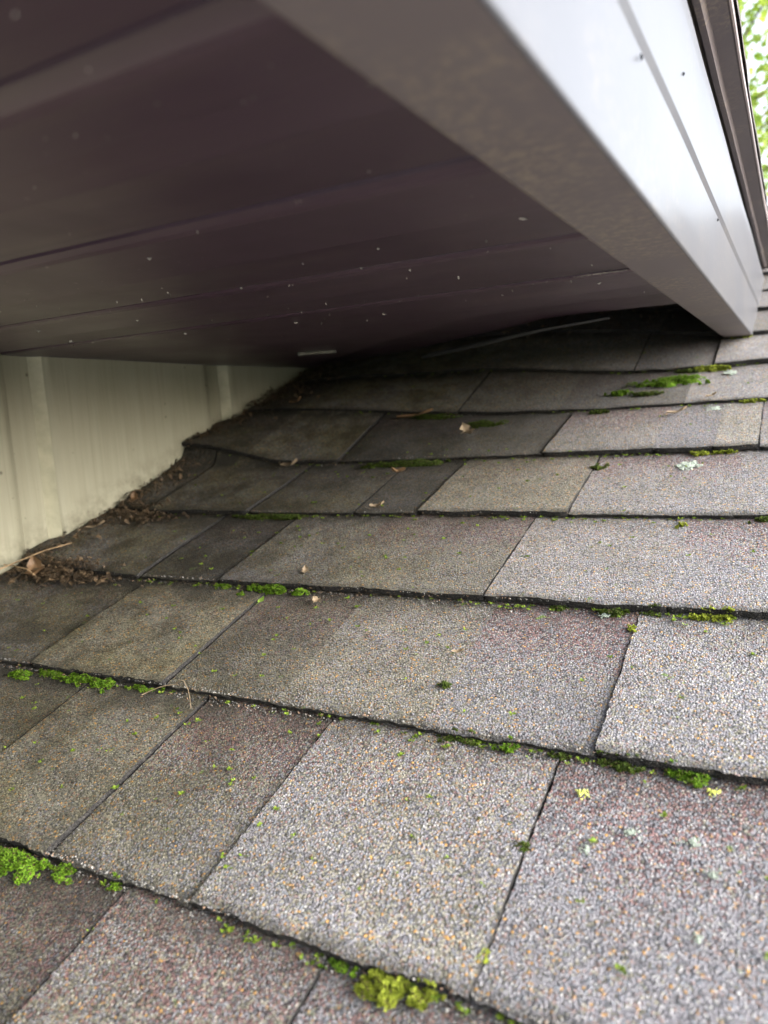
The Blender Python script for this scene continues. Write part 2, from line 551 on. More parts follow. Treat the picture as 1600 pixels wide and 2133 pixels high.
def shingle(k, xa, xb, raised, tone, red, val, step, ja='g', jb='g'):
    uk = U0 + k * EXPO
    L = EXPO + .022
    nx = max(2, round((xb - xa) / step))
    nv = max(2, round(L / step))
    seed = R.random() * 50
    v, f, idx = [], [], []
    ox = (xa + xb) / 2
    for j in range(nv + 1):
        t = j / nv
        for i in range(nx + 1):
            s = i / nx
            x = xa + (xb - xa) * s
            vv = L * t
            jx = jv = 0
            open_ = (i == 0 and ja == 'g') or (i == nx and jb == 'g')
            if open_:
                jx = .0005 * vnoise(vv * 260 + seed, i + k) + .0004 * vnoise(vv * 60 + seed, i * 3 + 7)
            if j == 0:
                jv = .0012 * vnoise(x * 420 + seed, k * 3.1) + .0016 * vnoise(x * 38 + seed, k * 1.7)
            x2, v2 = x + jx, vv + jv
            w = -.005 * vv / EXPO + lift(x, max(uk + vv, uk + .0001) if vv < EXPO else uk + EXPO - .0008)
            w += raised * (.0026 - .0017 * min(vv / EXPO, 1))
            w += .0007 * vnoise(x * 24 + 3, (uk + vv) * 24) * (1 if vv < EXPO else 0)
            # butt edges roll over slightly, side edges of raised tabs too
            if j == 0:
                w -= .0005
            v.append((x2 - ox, v2, w))
    n1 = nx + 1
    for j in range(nv):
        for i in range(nx):
            a = j * n1 + i
            f.append((a, a + 1, a + n1 + 1, a + n1))
            idx.append(0)
    th = .0030 + .0022 * raised
    loop = [i for i in range(n1)] + [j * n1 + nx for j in range(1, nv + 1)]
    loop = [j * n1 for j in range(nv, 0, -1)] + loop
    b0 = len(v)
    m_ = len(loop)
    v += [v[q] for q in loop]
    for q in loop:
        p = v[q]
        v.append((p[0], p[1] + (.0008 if q < n1 else 0), p[2] - th))
    for q in range(m_ - 1):
        f.append((b0 + q, b0 + m_ + q, b0 + m_ + q + 1, b0 + q + 1))
        idx.append(1)
    o = mesh_obj('shingle', v, f, [M_SHING, M_ASPH], roof, roof_mat4(ox, uk, 0), idx, smooth=True)
    o['tone'], o['red'], o['val'] = float(tone), float(red) * .7, float((val - .95) * 2.0 + .86)
    return o


# joints seen in the photo: per course, x of each joint and whether it is an open gap (g) or tight (c); tabs: raised, tone, red, val
SPEC = {
    -1: ([(-.304, 'g'), (-.18, 'g')], [(0, .75, .9, .80), (1, .45, .75, 1.0), (0, .12, .55, .98)]),
    0: ([(-.483, 'g'), (-.365, 'g'), (-.259, 'g'), (-.1115, 'g')],
        [(0, .75, .2, .82), (1, .85, .1, .92), (0, .65, 1.0, .92), (1, .38, .25, 1.08), (0, .10, .85, 1.02)]),
    1: ([(-.56, 'g'), (-.407, 'g'), (-.3075, 'c'), (-.195, 'c'), (-.093, 'g')],
        [(0, .55, .35, .86), (1, .95, .1, 1.0), (0, .75, .75, .85), (1, .62, .15, 1.0), (0, .22, 1.0, 1.0), (1, .22, .1, 1.1)]),
    2: ([(-.57, 'g'), (-.467, 'g'), (-.355, 'c'), (-.206, 'g'), (-.0755, 'c')],
        [(1, .55, .2, .92), (0, .6, .7, .72), (1, .5, .15, .9), (0, .7, .85, .92), (1, .35, .1, 1.08), (0, .2, .7, 1.08)]),
    3: ([(-.69, 'g'), (-.538, 'g'), (-.40, 'g'), (-.326, 'g'), (-.177, 'g'), (-.043, 'c')],
        [(0, .8, .2, .8), (1, .7, .2, .9), (0, .8, .3, .8), (0, .65, .3, .72), (1, .85, .3, 1.0), (0, .35, .8, 1.05), (1, .3, .1, 1.05)]),
    4: ([(-.64, 'c'), (-.499, 'g'), (-.352, 'c'), (-.239, 'g'), (-.125, 'c'), (-.069, 'c'), (-.03, 'g')],
        [(1, .7, .3, .8), (1, .8, .1, .95), (0, .7, .95, .7), (0, .6, .2, .75), (1, .45, .85, 1.0), (1, .15, .2, .95), (1, .65, .1, 1.1), (0, .4, .5, 1.0)]),
    5: ([(-.64, 'c'), (-.513, 'c'), (-.391, 'g'), (-.257, 'c'), (-.1115, 'c')],  # this course and the next painted lighter against the shade under the soffit
        [(0, .6, .3, .92), (1, .7, .1, 1.0), (1, .75, .1, 1.02), (0, .7, .4, .88), (0, .5, .6, .8), (1, .4, .15, 1.05)]),
    6: ([(-.62, 'c'), (-.40, 'c'), (-.19, 'g'), (-.0915, 'g')],
        [(0, .6, .3, 1.02), (1, .6, .3, 1.05), (1, .5, .3, 1.05), (0, .35, .5, .95), (1, .3, .1, 1.08)]),
}


def gw(x, kind):
    return .00001 if kind == 'c' else .0005 + .0014 * min(max(-x - .15, 0) / .4, 1)



n_sh = 0
for k in range(-3, 17):
    js, tabs = SPEC.get(k, ([], []))
    js, tabs = list(js), list(tabs)
    uk = U0 + k * EXPO
    x_start = XW - .012 if uk < 1.75 else -.30
    x = js[-1][0] if js else x_start
    # carry on to the right (and everywhere in courses the photo does not resolve) with random tabs
    while x < X_R - .3:
        x += R.choice((.09, .13, .16, .20)) if k < 8 else R.choice((.16, .22, .28))
        js.append((x, R.choice('gc')))
        tabs.append((R.choice((0, 1)), R.uniform(.1, .55), R.choice((.1, .3, .8)), R.uniform(.9, 1.1)))
    while len(tabs) < len(js) + 1:
        tabs.append((R.choice((0, 1)), R.uniform(.1, .55), .3, 1.0))
    edges = [(x_start, 'c')] + js + [(X_R, 'c')]
    prev_r = None
    step = .0030 if k <= 1 else .0042 if k == 2 else (.0065 if k <= 6 else .02)
    for (a, ga), (b, gb), tb in zip(edges[:-1], edges[1:], tabs):
        if b - a < .015:
            continue
        st = step if a < .06 else max(step, .015)
        if ga == 'c' and prev_r is not None:
            tb = (prev_r,) + tuple(tb[1:])
        prev_r = tb[0]
        shingle(k, a + gw(a, ga), b - gw(b, gb), *tb, st, ga, gb)
        n_sh += 1
# ridge caps
for i in range(12):
    xa = X_R - .01 - i * .15
    hv = []
    for (xx, dz) in ((xa - .19, .004), (xa, .010)):
        for du, dw in ((-.13, 0), (0, .012), (.13, 0)):
            p = roof_pt(xx, U_RIDGE - abs(du), dw * 0 + dz)
            if du > 0:
                c = roof_pt(xx, U_RIDGE, dz)
                p = Vector((xx, 2 * c.y - p.y, p.z))
            hv.append(p)
    o = mesh_obj('ridge_cap', hv, [(0, 1, 4, 3), (1, 2, 5, 4)], M_SHING, roof)
    o['tone'], o['red'], o['val'] = .3, .2, 1.0

# ------------------------------------------------------------------ siding wall
wall = empty('siding_wall', 'cream painted grooved wood siding wall between roof and soffit', 'wall', (XW, 0, 0))
Z_TOP = ZC + .101
GR = [(-.10, -.056), (.2095, .254), (.5222, .5665), (.842, .8855), (1.16, 1.204)]


def wall_bottom(y):
    w = float(np.interp(y, [.45, .65, .727, .78, .80, 2.5], [.009, .0085, .012, .0165, .021, .022]))
    return (y * SA - H0 + w) / CA + ZC - .0005 + .002 * vnoise(y * 40, 2.2)


def board(ya, yb, x0, x1, name, bev):
    ys = [ya, ya + bev * .4, ya + bev] + [ya + bev + (yb - ya - 2 * bev) * i / 24 for i in range(1, 24)] + [yb - bev, yb - bev * .4, yb]
    v, f = [], []
    for i, y in enumerate(ys):
        d = (x1 - x0)
        wob = .0006 * vnoise(y * 30, 9)
        if i in (0, len(ys) - 1):
            xf = x0
        elif i in (1, len(ys) - 2):
            xf = x0 + d * .62
        else:
            xf = x1 + wob
        zb = wall_bottom(y) if y > .2 else -3.19 + ZC
        for s in range(6):
            z = zb + (Z_TOP - zb) * s / 5
            v.append((xf + (.0009 * vnoise(z * 50, y * 3 + 1) if 2 < i < len(ys) - 3 else .0012 * vnoise(z * 70 + i, 5)), y, z))
    for i in range(len(ys) - 1):
        for s in range(5):
            a = i * 6 + s
            f.append((a, a + 6, a + 7, a + 1))
    return mesh_obj(name, v, f, M_SID, wall, None, None, True)


DEPTH = .012
prev = -1.2
for i, (a, b) in enumerate(GR + [(2.9, 2.95)]):
    board(prev, a, XW - DEPTH, XW, 'siding_board', .0022)
    if i < len(GR):
        o = board(a + .0032, b + .004, XW - DEPTH - .006, XW - DEPTH, 'groove_strip', .001)  # slit left open to the black core draws the groove's shadow line
    prev = b
# bevelled far lip of each groove, separate piece; paler colour paints its lit face
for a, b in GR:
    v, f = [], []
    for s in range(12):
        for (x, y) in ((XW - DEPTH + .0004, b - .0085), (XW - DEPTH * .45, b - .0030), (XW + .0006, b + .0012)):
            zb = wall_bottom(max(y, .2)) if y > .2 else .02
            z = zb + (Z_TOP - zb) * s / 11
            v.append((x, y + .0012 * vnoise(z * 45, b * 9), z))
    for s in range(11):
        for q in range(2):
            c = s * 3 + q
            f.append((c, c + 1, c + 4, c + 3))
    mesh_obj('groove_lip', v, f, M_LIP_LIT, wall, None, None, True)
v, f = box(XW - .12, XW - .02, -1.2, 2.9, 0, ZC + .5)
mesh_obj('wall_shade_core', v, f, M_DARK, wall)  # black core stands in for shade in the groove slits and soffit void

# ------------------------------------------------------------------ the eave above: soffit, fascia, drip edge, upper roof
eave = empty('roof_eave', 'overhanging brown metal eave with glossy fascia above the shingles', 'eave', (-.09, 0, ZC))


def sof_z(x):
    return Z_SOF + .0045 + (x + .09) / (XW + .09) * .0095


def end_y(x):
    return float(np.interp(-x, [.085, .163, .246, .357, .611, .7456], [.652, .650, .660, .74, .97, 1.12]))


Y_E = -.48  # near end of the eave, out of view, cut short to let light in
RIBS = [-.475, -.35, -.225, -.105, .013, .126, .2485, .3861, .5102]
I_SEAM = RIBS.index(.126)
GP = [(0, 0), (.0003, .0066), (.0062, .0072), (.0128, .0010), (.0160, 0)]       # groove section, (dy, dz)
for i, y0 in enumerate(RIBS):
    y1 = RIBS[i + 1] if i + 1 < len(RIBS) else None
    xs = [-.085 - (.7456 + .008 - .085) * s / 26 for s in range(27)]
    v, f = [], []
    for x in xs:
        yb = y1 if y1 is not None else end_y(x)
        soft = .0016 * vnoise(x * 6 + i, 3.3)
        row = [(y0 + dy, dz) for dy, dz in GP] + [(y0 + .04, -.0008), ((y0 + yb) / 2, -.0016 + soft), (yb - .012, -.0006), (yb - (.0048 if i == I_SEAM else .0022), 0)]
        if y1 is None:
            row += [(yb, .004)]
        for (y, dz) in row:
            v.append((x, y, sof_z(x) + dz + ZC))
    n = len(row)
    for a in range(len(xs) - 1):
        for b in range(n - 1):
            q = a * n + b
            f.append((q, q + n, q + n + 1, q + 1))
    o = mesh_obj('soffit_panel', v, f, M_SOF, eave, None, None, False)

xs = [-.085 - (.7456 + .008 - .085) * s / 30 for s in range(31)]
v, f = [], []
for x in xs:
    ya, yb = end_y(x) - .012, float(np.interp(-x, [.085, .13, .24, .35, .47, .60, .7456], [.782, .782, .808, .895, .985, 1.08, 1.15]))
    for t in range(7):
        y = ya + (yb - ya) * t / 6
        v.append((x, y, sof_z(x) + .0065 + .0015 * vnoise(x * 9, y * 9) + ZC))
    v.append((x, yb + .0005, sof_z(x) + .016 + ZC))
for a in range(30):
    for b in range(7):
        q = a * 8 + b
        f.append((q, q + 8, q + 9, q + 1))
mesh_obj('soffit_panel', v, f, M_SOF, eave)

FX, LI = -.0527, -.0895


def wav(y, z):
    return .0010 * vnoise(y * 4.5, z * 9 + .3) + .00015 * vnoise(y * 13, z * 20)


prof = [(FX - .0014, Z_SOF), (FX - .0006, Z_SOF + .0002), (FX - .00015, Z_SOF + .0007), (FX, Z_SOF + .0016)]
prof += [(FX, Z_SOF + .004 + (.1335 - Z_SOF - .004) * t / 6) for t in range(7)]
prof2 = [(FX, .1335), (FX + .0017, .1372)]
prof3 = [(FX + .0017, .1372 + (.2040 - .1372) * t / 6) for t in range(0, 7)]
prof3 += [(FX + .0004, .2055), (FX - .008, .2060)]
v, f = [], []
for pr in (prof, prof2, prof3):
    pv, pf = prism(pr, Y_E, 1.80, 90, lambda y, z: wav(y, z) if z > Z_SOF + .01 else 0)
    f += [tuple(q + len(v) for q in t) for t in pf]
    v += pv
mesh_obj('fascia', v, f, M_FAS, eave, None, None, True)
v, f = prism([(LI, Z_SOF + .006), (LI + .0004, Z_SOF + .0006), (LI + .002, Z_SOF), (FX - .016, Z_SOF - .0003), (FX - .0015, Z_SOF)], Y_E, 1.35, 60,
             None)
mesh_obj('fascia_return', v, f, M_LIP, eave, None, None, False)
v, f = prism([(FX - .012, .2040), (FX - .0065, .2050), (FX - .0065, .2330), (FX - .012, .2335)], Y_E, 1.85, 20)
mesh_obj('gap_shade_strip', v, f, M_DARK, eave)  # black strip paints the shade in the gap under the drip edge
v, f = prism([(FX - .0068, .2405), (FX - .0018, .2316), (FX + .0022, .2316), (FX + .0045, .2360), (-.0375, .2372), (-.0362, .2362), (-.0350, .2368), (-.0351, .2440), (-.0385, .2452)],
             Y_E, 1.95, 60, lambda y, z: .0006 * vnoise(y * 9, z * 40))
mesh_obj('drip_edge', v, f, M_LIP, eave, None, None, False)
for (y, z, r) in ((.3161, .1285, .0014), (.4291, .161, .0010), (.6376, .1300, .0012)):
    vs, fs = [], []
    for i in range(10):
        t = i / 10 * 2 * math.pi
        vs.append((FX + .0008 + .0017 * (z > .135), y + r * math.cos(t), z + ZC + r * math.sin(t)))
    vs += [(FX + .0016 + .0017 * (z > .135), y + .5 * r * math.cos(i / 10 * 6.283), z + ZC + .5 * r * math.sin(i / 10 * 6.283)) for i in range(10)]
    fs = [(i, (i + 1) % 10, 10 + (i + 1) % 10, 10 + i) for i in range(10)] + [tuple(range(10, 20))]
    mesh_obj('nail_head', vs, fs, M_DARK, eave)
# upper roof: deck plus overlapping shingle courses climbing towards -X
v, f = [], []
for c in range(17):
    xo, zo = -.0338 - c * EXPO * CA, .2495 + c * EXPO * SA
    xi, zi = xo - (EXPO + .03) * CA, zo + (EXPO + .03) * SA - .006
    nn = 60
    b0 = len(v)
    for j in range(nn + 1):
        y = Y_E + (2.0 - Y_E) * j / nn
        jj = .0012 * vnoise(y * 70, c)
        v += [(xo + jj, y, zo + ZC - .005), (xo + jj, y, zo + ZC), (xi, y, zi + ZC)]
    for j in range(nn):
        q = b0 + j * 3
        f += [(q, q + 1, q + 4, q + 3), (q + 1, q + 2, q + 5, q + 4)]
o = mesh_obj('upper_shingles', v, f, M_SHING, eave)
o['tone'], o['red'], o['val'] = .3, .2, 1.0
xr = -.0255 - 17 * EXPO * CA
v = []
for y in (Y_E, 2.0):
    v += [(-.036, y, .2425 + ZC), (xr, y, .2425 + (-.036 - xr) * SA / CA + ZC), (xr, y, .22 + (-.036 - xr) * SA / CA + ZC), (-.060, y, .235 + ZC)]
mesh_obj('upper_roof_deck', v, [(0, 1, 5, 4), (1, 2, 6, 5), (2, 3, 7, 6), (3, 0, 4, 7), (0, 3, 2, 1), (4, 5, 6, 7)], M_WOOD, eave)

# dust flecks and cobweb shreds stuck to the soffit (one part, uncountable)
vs, fs = [], []
for i in range(170):
    x = -R.uniform(.10, .74)
    y = R.uniform(.10, .66) if i < 300 else R.uniform(.42, .66)
    if y > end_y(x) - .01:
        continue
    s = R.choice((.0002, .0003, .0003, .0004, .0007)) * (1 if y > .3 else .7)
    el = R.choice((1, 1, 1.5, 3.0))
    t = R.uniform(0, 3.14)
    z = sof_z(x) + ZC - .0004 - .0016
    b0 = len(vs)
    for q in range(5):
        an = q / 5 * 6.283
        ax, ay = s * el * math.cos(an), s * math.sin(an) * R.uniform(.6, 1.3)
        vs.append((x + ax * math.cos(t) - ay * math.sin(t), y + ax * math.sin(t) + ay * math.cos(t), z + R.uniform(-.0006, .0012)))
    vs.append((x, y, z - s * .8))
    fs += [(b0 + q, b0 + (q + 1) % 5, b0 + 5) for q in range(5)]
M_FLECK = simple('pale_dust', (.40, .38, .34), .9, .2)
M_THREAD = simple('grey_thread', (.22, .20, .19), .9, .2)
for i in range(150):
    t = R.random() ** .6
    x, y, s = -.130 + .036 * t, .5065 + R.gauss(0, .0011) * (1.4 - t), R.uniform(.0003, .0009)
    b0 = len(vs)
    z = sof_z(x) + ZC - .0012
    vs += [(x - s * 1.5, y, z), (x, y - s, z - .0003), (x + s * 1.5, y, z), (x, y + s, z - .0003)]
    fs.append((b0, b0 + 1, b0 + 2, b0 + 3))
o = mesh_obj('dust_flecks', vs, fs, M_FLECK, eave)
o['kind'] = 'stuff'


# ------------------------------------------------------------------ strands (twigs, stems, threads) as tapered tubes
def tube(name, pts, r0, r1, mat, parent=None, sides=6):
    pts = [Vector(p) for p in pts]
    vs, fs = [], []
    for i, p in enumerate(pts):
        d = (pts[min(i + 1, len(pts) - 1)] - pts[max(i - 1, 0)]).normalized()
        a = d.cross(Vector((.31, .22, .92))).normalized()
        b = d.cross(a)
        r = r0 + (r1 - r0) * i / (len(pts) - 1)
        for s in range(sides):
            t = s / sides * 6.28318
            vs.append(p + a * r * math.cos(t) + b * r * math.sin(t))
    for i in range(len(pts) - 1):
        for s in range(sides):
            q, e = i * sides, (s + 1) % sides
            fs.append((q + s, q + e, q + sides + e, q + sides + s))
    fs += [tuple(range(sides)), tuple(range(len(vs) - sides, len(vs)))]
    return mesh_obj(name, vs, fs, mat, parent, None, None, True)


# bent metal flashing strip in the dark opening behind the last soffit panel
fl = [(-.47, .985, .083), (-.41, .940, .083), (-.35, .895, .083), (-.295, .850, .083), (-.24, .808, .083), (-.18, .792, .083), (-.165, .788, .083)]
v, f = [], []
for (x, y, z) in fl:
    tp = .25 + .75 * min(1, max(0, (-x - .16) / .2))
    z += ZC + .003 * max(0, (x + .22) / .1)
    v += [(x, y, z), (x, y - .0006, z - .0018 * tp), (x, y + .001, z - .0036 * tp), (x, y + .008, z - .004 * tp), (x, y + .02, z + .004)]
for i in range(len(fl) - 1):
    for q in range(4):
        a = i * 5 + q
        f.append((a, a + 1, a + 6, a + 5))
o = mesh_obj('metal_flashing', v, f, M_TRIM, None, None, None, True)
tag(o, 'bent pale grey metal flashing edge in the dark gap where soffit meets roof', 'flashing')


# ------------------------------------------------------------------ moss
def moss(x, u, rx, ry, h, mat, label, n=None, rot=0.0, dens=1.0, name='moss_clump', cat='moss'):
    rx, ry, h = rx * .92, ry * 1.0, h * .85
    n = n or int(max(40, min(2600, 9e6 * rx * ry * dens + 30)))
    ck = 3 + int(rx * ry * 4e4)
    ck += 6
    cush = [(R.gauss(0, .50), R.gauss(.15, .36), R.uniform(.14, .52)) for _ in range(ck)] + [(0, .2, .5)]
    cush += [(R.uniform(-1.5, 1.5), R.gauss(0, .5), R.uniform(.08, .18)) for _ in range(5)]
    w0 = surf_w(x, u)
    vs, fs = [], []
    for _ in range(n):
        cx, cy, cr = R.choice(cush)
        a, q = R.uniform(0, 6.283), math.sqrt(R.random())
        ex, ey = cx + cr * q * math.cos(a) * .8, cy + cr * q * math.sin(a) * .8
        hh = max(.0, 1 - q * q) ** .5 * (.55 + .45 * cr / .75)
        px, py = ex * rx, ey * ry
        pz = h * hh * R.uniform(.55, 1.0) + (surf_w(x + px * math.cos(rot) - py * math.sin(rot), u + py) - w0 if abs(py) < .004 else 0)
        pz = max(pz, .0003)
        lean = Vector((ex * .8 + R.uniform(-.5, .5), ey * .8 + R.uniform(-.5, .5), 1)).normalized()
        ln = R.uniform(.0011, .0021) * (1 if h > .004 else .75)
        base = Vector((px * math.cos(rot) - py * math.sin(rot), px * math.sin(rot) + py * math.cos(rot), pz))
        for b in range(4):
            ba = a + b * 1.6 + R.uniform(-.4, .4)
            side = Vector((math.cos(ba), math.sin(ba), 0))
            tip = base + (lean * .65 + side * .75).normalized() * ln
            wd = side.cross(lean).normalized() * ln * .26
            mid = base + (tip - base) * .45
            b0 = len(vs)
            vs += [base, mid + wd, tip, mid - wd]
            fs.append((b0, b0 + 1, b0 + 2, b0 + 3))
    # dark spongy body under the shoots
    for (cx, cy, cr) in cush:
        b0 = len(vs)
        rr, seg = cr * .75, 8
        for ring in (1.0, .72, .36):
            for s in range(seg):
                t = s / seg * 6.283
                X, Y = (cx * .8 + rr * ring * math.cos(t)) * rx, (cy * .8 + rr * ring * math.sin(t)) * ry
                Zz = h * .62 * (1 - ring ** 2) * (.55 + .45 * cr / .75)
                vs.append(Vector((X * math.cos(rot) - Y * math.sin(rot), X * math.sin(rot) + Y * math.cos(rot), Zz - (.001 if ring == 1 else 0))))
        for ring in range(2):
            for s in range(seg):
                e = (s + 1) % seg
                fs.append((b0 + ring * seg + s, b0 + ring * seg + e, b0 + (ring + 1) * seg + e, b0 + (ring + 1) * seg + s))
        fs.append(tuple(b0 + 2 * seg + s for s in range(seg)))
    idx = [1 if R.random() < .16 else 0 for _ in fs]
    o = mesh_obj(name, vs, fs, [mat, M_MOSSB], None, roof_mat4(x, u, w0 - .0006), idx)
    return tag(o, label, cat, 'moss clumps on the shingle roof')


G, Yl, D = M_MOSS, M_MOSSY, M_MOSSD
MOSS = [
    (-.388, .149, .019, .013, .010, G, 'big bright green moss cushion at the lower left edge of the picture'),
    (-.3496, .155, .0075, .006, .006, G, 'small round moss tuft just right of the big lower left cushion'),
    (-.311, .157, .006, .003, .003, G, 'tiny sparse moss tuft third along the lowest left course edge'),
    (-.1454, .1535, .0145, .0085, .008, Yl, 'large yellow green moss cushion at the bottom centre of the roof'),
    (-.1715, .1565, .0065, .0035, .004, G, 'small green moss tuft left of the bottom centre yellow cushion'),
    (-.1286, .158, .0045, .003, .004, Yl, 'small dull moss bump right of the bottom centre yellow cushion'),
    (-.1134, .176, .0022, .005, .0025, Yl, 'thin moss sliver in the open shingle joint at the bottom centre'),
    (-.5568, .291, .012, .007, .006, G, 'ragged moss tuft at the far left of the second course edge'),
    (-.525, .297, .018, .0055, .006, G, 'low wide moss row left of middle along the left course edge'),
    (-.490, .2975, .013, .006, .0075, G, 'thick bright moss mound in the middle of the left moss row'),
    (-.468, .296, .010, .006, .007, G, 'dense moss mound joined to the right of the left moss row'),
    (-.427, .299, .014, .004, .0045, G, 'thin moss patch at the right end of the left moss row'),
    (-.397, .440, .024, .0085, .009, G, 'thick vivid moss strip under the course edge left of centre'),
    (-.4628, .4425, .010, .004, .004, G, 'thin moss patch left of the vivid strip left of centre'),
    (-.4308, .431, .004, .0035, .003, G, 'small moss tuft just below the vivid strip left of centre'),
    (-.1085, .4415, .0085, .004, .006, D, 'dark green moss tuft beside a pale lichen flake under the right course edge'),
    (-.0530, .4435, .0095, .003, .005, Yl, 'olive moss row at the right under the middle course edge'),
    (-.0388, .4445, .0055, .004, .006, Yl, 'round yellow moss knob ending the row at the right edge'),
    (-.0847, .4445, .0055, .003, .004, D, 'small dark moss tuft between the lichen flake and the yellow row'),
    (-.1483, .4430, .0055, .003, .004, D, 'small dark moss tuft under the middle course edge left of the lichen flake'),
    (-.1401, .3000, .006, .0035, .005, G, 'small round moss tuft under the lower right course edge'),
    (-.1709, .3005, .010, .0035, .004, D, 'dull dark moss patch under the lower course edge near the picture centre'),
    (-.1113, .3000, .007, .003, .004, D, 'dark flat moss tuft second from right centre under the lower course edge'),
    (-.0880, .3005, .0055, .003, .004, D, 'brownish moss tuft near the joint at the lower right course edge'),
    (-.0770, .3000, .007, .0035, .005, D, 'dull moss lump under the lower right course edge beside pale lichen'),
    (-.0476, .3000, .011, .0035, .006, G, 'long green moss patch at the far right of the lower course edge'),
    (-.135, .958, .034, .0175, .011, G, 'big bright moss mound near where the fascia meets the roof'),
    (-.1921, .921, .013, .008, .008, G, 'round moss tuft left and below the mound near the fascia corner'),
    (-.1600, .916, .014, .006, .005, D, 'dark flat moss patch just below the mound near the fascia corner'),
    (-.122, 1.006, .016, .006, .006, D, 'dark moss strip just above the mound near the fascia corner'),
    (-.0960, 1.0075, .020, .007, .009, Yl, 'yellow green moss row on the course edge below the fascia corner'),
    (-.0646, 1.150, .010, .010, .009, Yl, 'yellow moss knob right at the tip of the fascia'),
    (-.0428, .871, .011, .004, .007, Yl, 'low yellow moss clump at the right edge two courses under the fascia tip'),
    (-.2050, .866, .010, .006, .006, D, 'dark moss tuft under the course edge left of the fascia corner mound'),
    (-.113, .236, .0032, .0042, .0045, D, 'olive moss bead at the top of the open joint near the bottom'),
    (-.1964, .342, .0036, .0034, .0035, D, 'lone dark moss dot on the grey tab at the picture centre'),
    (-.0948, .4243, .0030, .0036, .0035, Yl, 'yellow moss bead on the joint below the pale lichen flake'),
    (-.0804, .5738, .0032, .006, .0035, Yl, 'yellow moss beads on the joint in the course above the middle'),
    (-.0201, .584, .008, .005, .006, D, 'dark moss tuft cut by the right edge above the middle'),
    (-.0783, .7270, .013, .004, .005, Yl, 'thin olive moss smear under the upper right course edge'),
    (-.0552, .7280, .006, .003, .005, Yl, 'small yellow moss tuft right of the olive smear at upper right'),
    (-.173, .6965, .006, .005, .005, D, 'brown moss tuft on the joint at the right of the tan tab'),
    (-.500, .583, .055, .006, .005, D, 'long dark moss strip under the course edge in the left shade'),
    (-.405, .722, .045, .009, .006, D, 'dark moss strip in the deep shade under the upper left course edge'),
    (-.345, .835, .022, .008, .006, D, 'dark moss smear among dry leaf bits in the shade'),
    (-.425, .862, .030, .006, .006, D, 'faint dark moss strip under the highest clear course edge in shade'),
]
for (x, u, rx, ry, h, mt, lb) in MOSS:
    moss(x, u, rx, ry, h, mt, lb)

# the uncountable specks of moss strewn over the tabs: one object
vs, fs = [], []
for i in range(700):
    if i < 270:
        x, u = R.gauss(-.33, .16), R.uniform(.18, .75)
    elif i < 650:
        k = R.choice((0, 0, 1, 1, 2, 2, 3, 3, 4, 5, 6))
        x, u = R.gauss(R.choice((-.5, -.42, -.2, -.13, -.05)), .07), U0 + k * EXPO - abs(R.gauss(0, .004)) - .0004
    else:
        x, u = R.uniform(-.66, .10), R.uniform(.10, 1.1)
    if x < XW + .02:
        continue
    w = surf_w(x, u)
    c = roof_pt(x, u, w + .0008)
    for b in range(R.choice((5, 8, 14))):
        a = R.uniform(0, 6.283)
        ln = R.uniform(.0012, .0028)
        d = Vector((math.cos(a), math.sin(a), R.uniform(.2, 1.2))).normalized() * ln
        sd2 = Vector((-math.sin(a), math.cos(a), 0)) * ln * .34
        c2 = c + Vector((R.uniform(-1, 1), R.uniform(-1, 1), 0)) * .0012
        b0 = len(vs)
        vs += [c2, c2 + d * .5 + sd2, c2 + d, c2 + d * .5 - sd2]
        fs.append((b0, b0 + 1, b0 + 2, b0 + 3))
o = mesh_obj('moss_specks', vs, fs, moss_material('speck_moss', (.06, .11, .012), (.26, .36, .045)))
tag(o, 'tiny green moss specks strewn over the shingle tabs', 'moss', None, 'stuff')


# ------------------------------------------------------------------ lichen
def lichen(x, u, rx, ry, mat, label):
    w0 = surf_w(x, u)
    vs, fs = [], []
    nl = int(14 + rx * ry * 9e5)
    for lob in range(nl):
        d = abs(R.gauss(0, .55))
        a = R.uniform(0, 6.283)
        cx, cy = d * rx * math.cos(a), d * ry * math.sin(a)
        r = R.uniform(.10, .26) * (1.25 - min(d, 1) * .6)
        b0 = len(vs)
        vs.append((cx, cy, R.uniform(.0006, .0012)))
        nn = 8
        for q in range(nn):
            t = q / nn * 6.283
            rr = r * R.uniform(.55, 1.3)
            vs.append((cx + rr * rx * math.cos(t), cy + rr * ry * math.sin(t), R.uniform(-.0004, .0008)))
        for q in range(nn):
            fs.append((b0, b0 + 1 + q, b0 + 1 + (q + 1) % nn))
    o = mesh_obj('lichen_patch', vs, fs, mat, None, roof_mat4(x, u, w0 + .0003))
    return tag(o, label, 'lichen', 'lichen patches on the shingle roof')


lichen(-.0944, .2772, .0042, .0036, M_LICH_Y, 'round yellow green lichen spot on the lower right tab')
lichen(-.0342, .2935, .0050, .0030, M_LICH_Y, 'oblong yellow green lichen spot near the right edge under a course edge')
lichen(-.0846, .2434, .0030, .0042, M_LICH_G, 'pale grey lichen flake below the round yellow spot')
lichen(-.067, .2587, .0050, .0035, M_LICH_G, 'faint whitish lichen patch right of the pale flake at lower right')
lichen(-.0401, .2600, .0050, .0035, M_LICH_G, 'faint whitish lichen patch below the oblong yellow spot')
lichen(-.0305, .2447, .0038, .0032, M_LICH_G, 'white lichen spot near the lower right edge of the picture')
lichen(-.0335, .2120, .0026, .0032, M_LICH_G, 'lowest pale lichen dot at the bottom right')
lichen(-.0774, .8560, .0090, .0100, M_LICH_G, 'pale green lichen flake two courses below the fascia tip')
lichen(-.0880, .6970, .0110, .0110, M_LICH_G, 'pale bluish lichen patch on the pink tab at upper right')
lichen(-.1145, .4385, .0060, .0040, M_LICH_G, 'pale lichen flake beside the dark moss under the middle course edge')
